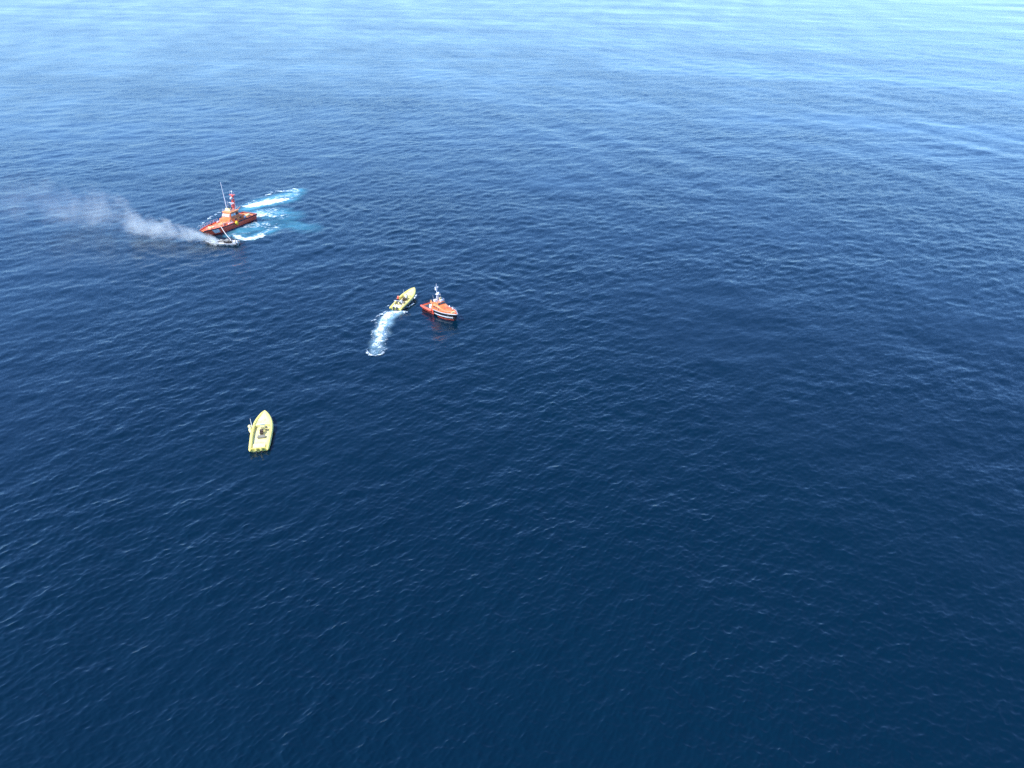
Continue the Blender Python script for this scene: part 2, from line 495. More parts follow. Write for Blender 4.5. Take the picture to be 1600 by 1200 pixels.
# ------------------------------------------------------------------ mesh helpers
class MB:
    def __init__(s):
        s.v = []; s.f = []; s.mi = []

    def add(s, vs, fs, mi=0):
        b = len(s.v)
        s.v += [tuple(v) for v in vs]
        s.f += [tuple(i + b for i in f) for f in fs]
        s.mi += [mi] * len(fs)
        return s

    def box(s, c, d, mi=0, rz=0.0, ry=0.0, top=1.0, topx=None, shift=0.0):
        """box centred at c; top scales the upper face (a taper), shift slides it along x"""
        tx = top if topx is None else topx
        vs = []
        m_ = Matrix.Rotation(rz, 3, 'Z') @ Matrix.Rotation(ry, 3, 'Y')
        for z in (-1, 1):
            sx = tx if z > 0 else 1; sy = top if z > 0 else 1
            for x, y in ((-1, -1), (1, -1), (1, 1), (-1, 1)):
                q = m_ @ Vector((x * d[0] / 2 * sx + (shift if z > 0 else 0), y * d[1] / 2 * sy, z * d[2] / 2))
                vs.append((q.x + c[0], q.y + c[1], q.z + c[2]))
        return s.add(vs, [(0, 3, 2, 1), (4, 5, 6, 7), (0, 1, 5, 4), (1, 2, 6, 5), (2, 3, 7, 6), (3, 0, 4, 7)], mi)

    def tube(s, pts, r, n=8, mi=0, cap=True):
        pts = [Vector(p_) for p_ in pts]
        rs = r if isinstance(r, (list, tuple)) else [r] * len(pts)
        vs = []; fs = []
        for i, p_ in enumerate(pts):
            a = pts[max(i - 1, 0)]; b = pts[min(i + 1, len(pts) - 1)]
            tdir = (b - a).normalized()
            up = Vector((0, 0, 1)) if abs(tdir.z) < 0.95 else Vector((1, 0, 0))
            u = tdir.cross(up).normalized(); v = u.cross(tdir)
            for k_ in range(n):
                an = 2 * math.pi * k_ / n
                vs.append(p_ + (u * math.cos(an) + v * math.sin(an)) * rs[i])
        for i in range(len(pts) - 1):
            for k_ in range(n):
                a = i * n + k_; b = i * n + (k_ + 1) % n
                fs.append((a, b, b + n, a + n))
        if cap:
            fs.append(tuple(reversed(range(n)))); fs.append(tuple((len(pts) - 1) * n + k_ for k_ in range(n)))
        return s.add(vs, fs, mi)

    def ball(s, c, r, n=10, m_=7, mi=0):
        rx, ry, rz = r if isinstance(r, (list, tuple)) else (r, r, r)
        vs = []; fs = []
        for i in range(1, m_):
            a = math.pi * i / m_
            for k_ in range(n):
                b = 2 * math.pi * k_ / n
                vs.append((c[0] + rx * math.sin(a) * math.cos(b), c[1] + ry * math.sin(a) * math.sin(b), c[2] + rz * math.cos(a)))
        for i in range(m_ - 2):
            for k_ in range(n):
                a = i * n + k_; b = i * n + (k_ + 1) % n
                fs.append((a, a + n, b + n, b))
        vs.append((c[0], c[1], c[2] + rz)); vs.append((c[0], c[1], c[2] - rz))
        t_ = len(vs) - 2
        for k_ in range(n):
            fs.append((t_, k_, (k_ + 1) % n)); o_ = (m_ - 2) * n
            fs.append((t_ + 1, o_ + (k_ + 1) % n, o_ + k_))
        return s.add(vs, fs, mi)

    def ring(s, c, R_, r, axis='Z', n=20, k=8, mi=0):
        vs = []; fs = []
        for i in range(n):
            a = 2 * math.pi * i / n
            for j in range(k):
                b = 2 * math.pi * j / k
                q = ((R_ + r * math.cos(b)) * math.cos(a), (R_ + r * math.cos(b)) * math.sin(a), r * math.sin(b))
                if axis == 'X':
                    q = (q[2], q[0], q[1])
                elif axis == 'Y':
                    q = (q[0], q[2], q[1])
                vs.append((q[0] + c[0], q[1] + c[1], q[2] + c[2]))
        for i in range(n):
            for j in range(k):
                fs.append((i * k + j, ((i + 1) % n) * k + j, ((i + 1) % n) * k + (j + 1) % k, i * k + (j + 1) % k))
        return s.add(vs, fs, mi)

    def loft(s, secs, mi=0, closed=False, mif=None):
        n = len(secs[0]); vs = [q for sec in secs for q in sec]; b0 = len(s.v)
        s.v += [tuple(v) for v in vs]
        for i in range(len(secs) - 1):
            for j in range(n if closed else n - 1):
                a = i * n + j; b = i * n + (j + 1) % n
                s.f.append((b0 + a, b0 + b, b0 + b + n, b0 + a + n))
                s.mi.append(mif(i, j) if mif else mi)
        return s

    def build(s, name, mats, parent=None, smooth=False, bevel=0.0, label=None):
        me = bpy.data.meshes.new(name)
        me.from_pydata(s.v, [], s.f)
        for m_ in (mats if isinstance(mats, (list, tuple)) else [mats]):
            me.materials.append(m_)
        me.polygons.foreach_set('material_index', s.mi)
        bm = bmesh.new(); bm.from_mesh(me)
        bmesh.ops.recalc_face_normals(bm, faces=bm.faces)
        bm.to_mesh(me); bm.free()
        if smooth:
            me.polygons.foreach_set('use_smooth', [True] * len(me.polygons))
        o = bpy.data.objects.new(name, me)
        col.objects.link(o)
        if parent:
            o.parent = parent
        if bevel:
            b = o.modifiers.new('edge', 'BEVEL'); b.width = bevel; b.segments = 2; b.limit_method = 'ANGLE'
        if label:
            o['label'] = label
        return o


def thing(name, label, cat, loc=(0, 0, 0), rz=0.0, group=None, tilt=(0, 0)):
    o = bpy.data.objects.new(name, None)
    col.objects.link(o)
    o.location = loc; o.rotation_euler = (tilt[0], tilt[1], rz)
    o.empty_display_size = 0.5
    o['label'] = label; o['category'] = cat
    if group:
        o['group'] = group
    return o


def hull_sections(L, half, sheer, keel=-0.7, rake=1.2, n=26, flare=0.82, wall=0.12, deck_drop=0.35, t0=0.0):
    """cross sections stern to bow, port half then starboard half; returns outer-and-bulwark rows and deck edge"""
    secs = []; deck = []
    for i in range(n + 1):
        t_ = t0 + (1 - t0) * (1 - (1 - i / n) ** 1.25)
        x = L * t_
        b = half(t_); zs = sheer(t_)
        bow = max(0.0, (t_ - 0.55) / 0.45) ** 2
        rk = rake * bow
        fl = flare - (0.30 * bow)
        zk = keel * (1 - 0.9 * bow)
        wl = min(wall, b * 0.6)
        sd_ = [(x - rk, 0, zk), (x - rk * 0.9, b * fl * 0.75, zk * 0.55), (x - rk * 0.75, b * fl, 0.05),
               (x - rk * 0.35, b * (fl + 1) / 2 * 1.02, zs * 0.52), (x, b, zs), (x - 0.02, b - wl, zs + 0.02),
               (x - 0.05, b - wl * 1.15, zs - deck_drop)]
        secs.append(sd_)
        deck.append((x - 0.05, b - wl * 1.15, zs - deck_drop + 0.004))
    return secs, deck


def build_hull(parent, L, half, sheer, mats, mif=None, label=None, **kw):
    secs, deck = hull_sections(L, half, sheer, **kw)
    mb = MB()
    for sgn in (1, -1):
        mb.loft([[(x, y * sgn, z) for x, y, z in s_] for s_ in secs], mif=(lambda i, j: mif(secs[i][4][0] / L, j)) if mif else None)
    a = secs[0]
    mb.add([(x, y, z) for x, y, z in a] + [(x, -y, z) for x, y, z in a], [(0, 1, 2, 3, 4, 11, 10, 9, 8), (4, 5, 12, 11), (5, 6, 13, 12)], 0)
    o = mb.build('hull', mats, parent, smooth=False, label=label)
    dk = MB()
    dk.loft([[(x, y, z), (x, 0, z + 0.03), (x, -y, z)] for x, y, z in deck])
    return o, dk, secs


def rail(parent, pts, h, r=0.03, mat=None, every=1, name='railing', mid=True):
    mb = MB()
    top = [(x, y, z + h) for x, y, z in pts]
    mb.tube(top, r, 6)
    if mid:
        mb.tube([(x, y, z + h * 0.5) for x, y, z in pts], r * 0.8, 6)
    for i in range(0, len(pts), every):
        x, y, z = pts[i]
        mb.tube([(x, y, z - 0.05), (x, y, z + h)], r, 6)
    return mb.build(name, mat or M['grey'], parent)


# ------------------------------------------------------------------ large orange rescue ship
def rescue_ship():
    L = 20.6
    t = thing('rescue_ship', 'large orange rescue ship with tall red mast, its bow towards the burning boat', 'ship',
              (-79.28, 238.83, 0.0), R(-112.7))
    half = lambda u: 2.75 * (0.94 + 0.06 * min(1, u / 0.2)) * (1 - max(0.0, (u - 0.5) / 0.58) ** 2.3) + 0.03
    sheer = lambda u: 1.68 + 0.34 * u ** 2.2
    hull, dk, secs = build_hull(t, L, half, sheer, [M['red']], rake=1.9, deck_drop=0.3, keel=-0.9, flare=0.86)
    dk.build('deck', M['orange'], t)
    # heavy rubber fender following the sheer
    for sgn in (1, -1):
        MB().tube([(s_[4][0], (s_[4][1] + 0.05) * sgn, s_[4][2] - 0.16) for s_ in secs], 0.17, 8).build('rubber_fender', M['black'], t, smooth=True)
    MB().tube([(-0.05, y, 1.5) for y in (-2.6, 0, 2.6)], 0.16, 8).build('rubber_fender', M['black'], t, smooth=True)

    def side_pt(x, fz, sgn=1, off=0.03):
        k_ = min(range(len(secs)), key=lambda i: abs(secs[i][4][0] - x))
        i0 = k_ - 1 if secs[k_][4][0] > x and k_ > 0 else k_
        i1 = min(i0 + 1, len(secs) - 1)
        f_ = 0 if i0 == i1 else (x - secs[i0][4][0]) / (secs[i1][4][0] - secs[i0][4][0])
        P3 = [secs[i0][3][c] * (1 - f_) + secs[i1][3][c] * f_ for c in range(3)]
        P4 = [secs[i0][4][c] * (1 - f_) + secs[i1][4][c] * f_ for c in range(3)]
        P2 = [secs[i0][2][c] * (1 - f_) + secs[i1][2][c] * f_ for c in range(3)]
        if fz > 0.5:
            g_ = (fz - 0.5) * 2; q = [P3[c] * (1 - g_) + P4[c] * g_ for c in range(3)]
        else:
            g_ = fz * 2; q = [P2[c] * (1 - g_) + P3[c] * g_ for c in range(3)]
        return (q[0], (q[1] + off) * sgn, q[2])

    for sgn in (1, -1):     # white slanted block on the bow side
        mk = MB()
        for k_ in range(4):
            x0 = 15.6 + k_ * 0.5
            q = []
            for dx, fz in ((0, 0.16), (0.5, 0.16), (0.5, 0.5), (0, 0.5)):
                q.append(side_pt(x0 + dx + fz * 1.1, fz, sgn))
            mk.add(q, [(0, 1, 2, 3)])
            q = []
            for dx, fz in ((0, 0.5), (0.5, 0.5), (0.5, 0.84), (0, 0.84)):
                q.append(side_pt(x0 + dx + fz * 1.1, fz, sgn))
            mk.add(q, [(0, 1, 2, 3)])
        mk.build('hull_marking', M['white'], t)
    zd = lambda x: sheer(x / L) - 0.3
    # superstructure
    MB().box((8.0, 0, zd(8) + 0.62), (6.4, 3.9, 1.28), top=0.94, topx=0.95).build('lower_cabin', M['orange'], t, bevel=0.08)
    MB().box((8.3, 0, zd(8) + 2.05), (4.2, 3.2, 1.6), top=0.84, topx=0.80, shift=-0.2).build('wheelhouse', M['orange'], t, bevel=0.08)
    MB().box((8.0, 0, zd(8) + 2.93), (3.9, 3.1, 0.16)).build('wheelhouse_roof', M['tan'], t, bevel=0.06)
    zb = zd(8) + 2.15
    MB().box((10.2, 0, zb - 0.62), (0.08, 2.9, 0.42), ry=-0.36).build('front_panel', M['white'], t)
    for k_ in (-1, 0, 1):
        MB().box((10.17, k_ * 0.86, zb), (0.06, 0.74, 0.72), ry=-0.36).build('window', M['painted_sky_glass'], t)
    for sgn in (1, -1):
        for xx in (7.2, 8.25, 9.25):
            MB().box((xx, sgn * 1.50, zb), (0.82, 0.06, 0.66)).build('window', M['painted_sky_glass' if xx > 8 else 'glass'], t)  # forward panes get the painted sky reflection, aft panes stay dark
        for xx in (6.4, 8.4):
            MB().box((xx, sgn * 1.93, zd(8) + 0.75), (0.7, 0.05, 0.4)).build('cabin_window', M['glass'], t)
        MB().box((7.4, sgn * 1.93, zd(8) + 0.6), (0.65, 0.06, 1.1)).build('cabin_door', M['tan'], t, bevel=0.02)
    # flying bridge on the roof: console, seats and wind screen
    zr = zd(8) + 3.01
    MB().box((9.0, 0, zr + 0.45), (0.5, 1.7, 0.85), top=0.9, topx=0.6).build('upper_console', M['cream'], t, bevel=0.05)
    for yy in (-0.5, 0.5):
        m_ = MB().box((8.1, yy, zr + 0.45), (0.5, 0.5, 0.14)); m_.box((7.87, yy, zr + 0.8), (0.12, 0.5, 0.6)); m_.tube([(8.1, yy, zr), (8.1, yy, zr + 0.4)], 0.06, 6)
        m_.build('helm_seat', M['dgrey'], t, bevel=0.03)
    rail(t, [(9.6, -1.35, zr), (9.7, 0, zr), (9.6, 1.35, zr), (8.0, 1.45, zr), (6.3, 1.45, zr)], 0.7, 0.03, M['white'])
    # red lattice mast with radars and domes
    mz = zr - 0.05; mxx = 6.5; top = mz + 4.2
    fr = MB()
    corners = [(-0.42, -0.4), (0.42, -0.4), (0.42, 0.4), (-0.42, 0.4)]
    for cx, cy in corners:
        fr.tube([(mxx + cx, cy, mz), (mxx - 0.25 + cx * 0.35, cy * 0.35, top)], 0.08, 6)
    for lv in range(5):
        f0 = lv / 5; f1 = (lv + 1) / 5
        for a_ in range(4):
            c0 = corners[a_]; c1 = corners[(a_ + 1) % 4]
            pp = lambda c, f_: (mxx - 0.25 * f_ + c[0] * (1 - 0.65 * f_), c[1] * (1 - 0.65 * f_), mz + (top - mz) * f_)
            fr.tube([pp(c0, f0), pp(c1, f1)], 0.05, 5)
            fr.tube([pp(c0, f1), pp(c1, f1)], 0.05, 5)
    mast = fr.build('mast', M['red'], t)
    MB().box((mxx, 0, mz + 1.6), (0.26, 0.26, 3.3), top=0.55).build('mast_trunk', M['red'], t)
    MB().box((mxx + 0.5, 0, mz + 1.75), (0.9, 0.7, 0.08)).build('radar_platform', M['white'], t)
    MB().box((mxx + 0.55, 0, mz + 2.08), (0.16, 1.9, 0.16)).tube([(mxx + 0.55, 0, mz + 1.8), (mxx + 0.55, 0, mz + 2.05)], 0.14, 8).build('radar_antenna', M['white'], t)
    MB().box((mxx + 0.2, 0, mz + 3.2), (0.8, 0.9, 0.08)).build('radar_platform', M['white'], t)
    MB().ball((mxx + 0.35, 0, mz + 3.5), (0.36, 0.36, 0.3)).build('radome', M['white'], t, smooth=True)
    MB().box((mxx - 0.25, 0, top), (0.7, 1.7, 0.1)).build('crosstree', M['red'], t)
    for yy, hh in ((-0.75, 1.2), (0.75, 0.9)):
        MB().tube([(mxx - 0.25, yy, top), (mxx - 0.25, yy, top + hh)], 0.04, 5).build('antenna', M['white'], t)
    MB().tube([(mxx - 0.25, 0, top), (mxx - 0.25, 0, top + 0.9)], 0.09, 6).ball((mxx - 0.25, 0, top + 1.0), 0.24).build('mast_light', M['white'], t, smooth=True)
    # tall whip antenna leaning slightly forward
    MB().tube([(8.3, -0.9, zr), (8.6, -0.95, zr + 4.0), (9.0, -1.0, zr + 8.4)], [0.15, 0.12, 0.08], 7).build('whip_antenna', M['white'], t)
    MB().tube([(7.2, 1.3, zr), (7.1, 1.3, zr + 2.2)], [0.05, 0.03], 6).build('antenna', M['white'], t)
    MB().tube([(7.2, -1.4, zr), (7.1, -1.4, zr + 2.4)], [0.05, 0.03], 6).build('antenna', M['white'], t)
    # stays
    MB().tube([(mxx - 0.3, 0.0, top), (2.5, 0, zd(2) + 0.1)], 0.025, 4).build('stay', M['grey'], t)
    # foredeck
    MB().box((12.4, 0.35, zd(12.4) + 0.32), (2.2, 1.7, 0.5), top=0.9).build('deck_trunk', M['tan'], t, bevel=0.06)
    MB().box((13.75, 0.6, zd(13.7) + 0.2), (0.8, 0.8, 0.24)).build('hatch', M['tan'], t, bevel=0.04)
    MB().box((16.0, 0, zd(16) + 0.2), (0.7, 0.7, 0.22)).build('hatch', M['cream'], t, bevel=0.04)
    wn = MB().box((17.3, 0, zd(15.9) + 0.25), (0.6, 0.7, 0.4)); wn.tube([(17.3, -0.55, zd(15.9) + 0.4), (17.3, 0.55, zd(15.9) + 0.4)], 0.2, 10)
    wn.build('windlass', M['cream'], t)
    mo = MB().tube([(13.2, 0.95, zd(13)), (13.2, 0.95, zd(13) + 0.9)], 0.14, 8); mo.tube([(13.0, 0.95, zd(13) + 0.95), (13.9, 1.2, zd(13) + 1.2)], [0.13, 0.08], 8)
    mo.build('water_cannon', M['cream'], t)
    for sgn in (1, -1):
        MB().box((11.0, sgn * 2.1, zd(11) + 0.28), (2.0, 0.28, 0.34)).build('side_locker', M['white'], t, bevel=0.04)
        pts = [(secs[i][5][0], (secs[i][5][1] - 0.02) * sgn, secs[i][5][2]) for i in range(12, 26, 2)]
        rail(t, pts, 0.75, 0.028, M['white'])
        for xx in (1.2, 5.0, 14.0):
            b_ = MB()
            for q in (-0.14, 0.14):
                b_.tube([(xx + q, sgn * (half(xx / L) - 0.3), zd(xx)), (xx + q, sgn * (half(xx / L) - 0.3), zd(xx) + 0.4)], 0.07, 6)
            b_.build('bollard', M['black'], t)
    # aft deck
    for sgn in (1, -1):
        MB().tube([(4.2, sgn * 1.75, zd(3) + 0.45), (5.0, sgn * 1.75, zd(3) + 0.45)], 0.33, 10).build('life_raft_canister', M['white'], t, smooth=True)
    MB().box((2.3, 1.1, zd(2) + 0.3), (1.6, 0.8, 0.5), rz=0.1).build('stretcher_box', M['cream'], t, bevel=0.05)
    MB().box((3.9, 0, zd(2) + 0.5), (0.9, 2.2, 0.9), top=0.9).build('towing_winch', M['orange'], t, bevel=0.06)
    MB().box((1.2, 0, zd(2) + 0.02), (1.2, 3.4, 0.05)).build('recovery_ramp', M['tan'], t)
    cr = MB().tube([(4.6, -1.2, zd(4)), (4.6, -1.2, zd(4) + 1.8)], 0.12, 8); cr.tube([(4.6, -1.2, zd(4) + 1.75), (2.0, -1.5, zd(4) + 2.4)], 0.09, 8)
    cr.build('deck_crane', M['orange'], t)
    for sgn in (1, -1):
        MB().ring((5.15, sgn * 1.62, zd(5) + 1.0), 0.3, 0.07, 'Y').build('lifebuoy', M['strong_yellow'], t)
    # yellow fender ball hung over the port side
    yf = MB(); yf.ball((9.6, 2.95, 1.45), (0.62, 0.5, 0.48)); yf.ball((9.3, 2.75, 1.75), (0.35, 0.3, 0.3)); yf.ball((9.4, 3.0, 1.0), (0.22, 0.2, 0.25))
    yf.build('yellow_fender', M['strong_yellow'], t, smooth=True)
    return t


ship = rescue_ship()


# ------------------------------------------------------------------ small orange and black rescue boat
def rescue_boat():
    L = 11.0
    t = thing('rescue_boat', 'small orange rescue boat with black bow hull and white radar mast', 'boat',
              (-19.1, 168.8, 0.0), R(-48.5))
    half = lambda u: 1.78 * (0.92 + 0.08 * min(1, u / 0.15)) * (1 - max(0.0, (u - 0.45) / 0.55) ** 2.6) + 0.02
    sheer = lambda u: 0.95 + 0.55 * max(0, min(1, (u - 0.34) / 0.06)) * 0.6 + 0.35 * u ** 2
    mif = lambda u, j: 1 if u > 0.37 and j < 4 else 0
    hull, dk, secs = build_hull(t, L, half, sheer, [M['red'], M['navy']], mif=mif, rake=0.9, deck_drop=0.18, keel=-0.6, flare=0.88, wall=0.1)
    dk.build('deck', M['orange'], t)
    fore = [s_ for s_ in secs if s_[4][0] > 0.37 * L]
    aft = [s_ for s_ in secs if s_[4][0] < 0.40 * L]
    for sgn in (1, -1):
        MB().tube([(s_[4][0], (s_[4][1] + 0.03) * sgn, s_[4][2] - 0.02) for s_ in fore], 0.13, 8).build('gunwale_fender', M['grey'], t, smooth=True)
        MB().tube([(s_[4][0], (s_[4][1] + 0.08) * sgn, s_[4][2] - 0.14) for s_ in aft], 0.24, 8).build('gunwale_fender', M['red'], t, smooth=True)
        st = MB()
        sec2 = []
        for s_ in fore[1:-3]:
            a = Vector(s_[2]); b = Vector(s_[3])
            q0 = a.lerp(b, 0.62) + Vector((0, 0.03, 0)); q1 = b.lerp(Vector(s_[4]), 0.02) + Vector((0, 0.03, 0))
            sec2.append([(q0.x, q0.y * sgn, q0.z), (q1.x, q1.y * sgn, q1.z)])
        st.loft(sec2)
        st.build('hull_stripe', M['white'], t)
        st = MB()
        sec2 = []
        for s_ in fore[3:-2]:
            a = Vector(s_[2]); b = Vector(s_[3])
            q0 = a.lerp(b, 0.0) + Vector((0, 0.035, 0)); q1 = a.lerp(b, 0.14) + Vector((0, 0.035, 0))
            sec2.append([(q0.x, q0.y * sgn, q0.z), (q1.x, q1.y * sgn, q1.z)])
        st.loft(sec2)
        st.build('waterline_stripe', M['red'], t)
    zf = sheer(0.6) - 0.18; za = sheer(0.15) - 0.18
    # raised orange cabin top running forward, wheelhouse behind
    ct = MB()
    secs2 = []
    for x, hw, zt in ((4.0, 1.45, 1.15), (5.2, 1.42, 1.1), (6.4, 1.25, 0.75), (7.7, 1.05, 0.5), (8.6, 0.75, 0.3), (8.9, 0.6, 0.02)):
        secs2.append([(x, hw, zf - 0.1), (x, hw * 0.93, zf + zt * 0.8), (x, hw * 0.75, zf + zt), (x, 0, zf + zt * 1.08),
                      (x, -hw * 0.75, zf + zt), (x, -hw * 0.93, zf + zt * 0.8), (x, -hw, zf - 0.1)])
    ct.loft(secs2); ct.add(secs2[0], [(0, 1, 2, 3, 4, 5, 6)]); ct.add(secs2[-1], [(6, 5, 4, 3, 2, 1, 0)])
    ct.build('coachroof', M['orange'], t)
    for yy in (-0.55, 0.55):
        MB().box((6.9, yy * 0.7, zf + 0.72), (0.5, 0.4, 0.08), ry=0.22).build('roof_hatch', M['red'], t)
    for sgn in (1, -1):
        for k_, xx in enumerate((4.5, 5.2, 5.9)):
            MB().box((xx, sgn * (1.40 - 0.06 * k_), zf + 0.62 - 0.08 * k_), (0.5, 0.06, 0.3), rz=-sgn * 0.12).build('side_window', M['glass'], t)
    MB().box((4.7, 0, zf + 1.30), (1.5, 2.1, 0.5), top=0.9, topx=0.8).build('wheelhouse', M['orange'], t, bevel=0.05)
    for yy in (-0.7, 0, 0.7):
        MB().box((5.43, yy, zf + 1.36), (0.06, 0.56, 0.34), ry=-0.3).build('windscreen_pane', M['glass'], t)
    MB().box((3.7, 0, za + 0.85), (0.6, 2.6, 1.7), top=0.96).build('aft_bulkhead', M['orange'], t, bevel=0.05)
    MB().box((3.37, 0.3, za + 0.8), (0.05, 0.6, 1.3)).build('cabin_door', M['glass'], t)
    zt = zf + 1.55
    rail(t, [(5.0, -1.05, zt), (5.3, 0, zt), (5.0, 1.05, zt), (4.0, 1.1, zt)], 0.45, 0.03, M['white'])
    MB().box((4.9, 0.45, zt + 0.25), (0.45, 0.9, 0.4), top=0.8).build('upper_console', M['white'], t, bevel=0.04)
    MB().box((4.1, -0.7, zt + 0.25), (0.7, 0.7, 0.5), top=0.85).build('life_raft', M['white'], t, bevel=0.08)
    MB().box((3.9, 0.85, zt + 0.2), (0.4, 0.5, 0.5)).build('deck_box', M['cream'], t, bevel=0.05)
    # mast
    mx_ = 4.0
    ms = MB()
    ms.tube([(mx_, -0.35, zt - 0.05), (mx_, -0.2, zt + 1.5)], 0.05, 6); ms.tube([(mx_, 0.35, zt - 0.05), (mx_, 0.2, zt + 1.5)], 0.05, 6)
    ms.tube([(mx_ - 0.1, 0, zt - 0.05), (mx_ - 0.2, 0, zt + 2.4), (mx_ - 0.25, 0, zt + 3.9)], [0.09, 0.07, 0.035], 7)
    ms.build('mast', M['white'], t)
    MB().box((mx_ + 0.2, 0, zt + 1.55), (0.9, 0.8, 0.1)).build('radar_platform', M['white'], t)
    MB().box((mx_ + 0.25, 0, zt + 1.78), (0.34, 1.5, 0.2), rz=0.8).build('radar_antenna', M['white'], t)
    MB().ball((mx_ - 0.4, 0, zt + 2.5), (0.3, 0.3, 0.26)).build('radome', M['white'], t, smooth=True)
    MB().box((mx_ - 0.2, 0, zt + 2.9), (0.24, 0.8, 0.08)).build('crosstree', M['white'], t)
    for yy in (0.32, -0.32):
        MB().ball((mx_ - 0.2, yy, zt + 3.1), 0.15).build('mast_light', M['white'], t, smooth=True)
    for yy in (-0.9, 0.95):
        MB().tube([(3.7, yy, zt), (3.6, yy * 1.05, zt + 1.5)], 0.02, 5).build('antenna', M['white'], t)
    # aft deck: hose reel with orange hose, white box
    rl = MB(); rl.ring((1.3, 0.25, za + 0.75), 0.52, 0.17, 'Y', n=20); rl.build('hose_reel', M['dgrey'], t)
    rr = MB(); rr.ring((1.3, 0.22, za + 0.75), 0.26, 0.15, 'Y', n=18); rr.build('orange_hose', M['tan'], t, smooth=True)
    MB().box((1.3, 0.3, za + 0.15), (0.6, 0.6, 0.3)).build('reel_stand', M['dgrey'], t)
    MB().box((2.55, -0.75, za + 0.4), (0.8, 0.75, 0.75), top=0.9).build('deck_locker', M['white'], t, bevel=0.05)
    MB().box((1.7, 0, za + 0.02), (2.6, 2.7, 0.03)).build('aft_deck_mat', M['dgrey'], t)
    rail(t, [(0.15, -1.3, za + 0.2), (0.1, 0, za + 0.2), (0.15, 1.3, za + 0.2), (1.6, 1.55, za + 0.2)], 0.6, 0.03, M['dgrey'])
    # bow gear
    MB().box((9.4, 0, sheer(0.85) + 0.05), (0.5, 0.6, 0.4)).tube([(9.4, -0.45, sheer(0.85) + 0.2), (9.4, 0.45, sheer(0.85) + 0.2)], 0.17, 8).build('windlass', M['cream'], t)
    MB().box((9.95, 0.0, sheer(0.9) - 0.02), (0.35, 0.5, 0.2)).build('anchor_hatch', M['tan'], t)
    pts = [(s_[5][0] - 0.02, s_[5][1], s_[5][2]) for s_ in secs if s_[4][0] > 0.62 * L]
    full = pts[::2] + [(x, -y, z) for x, y, z in pts[::2]][::-1]
    rail(t, full, 0.5, 0.022, M['grey'], mid=False)
    for k_, xx in enumerate((6.2, 7.6)):
        MB().ball((xx, 1.52 - 0.15 * k_, sheer(0.65) + 0.12), (0.22, 0.17, 0.3)).build('fender', M['white'], t, smooth=True)
    return t


rescue_boat()


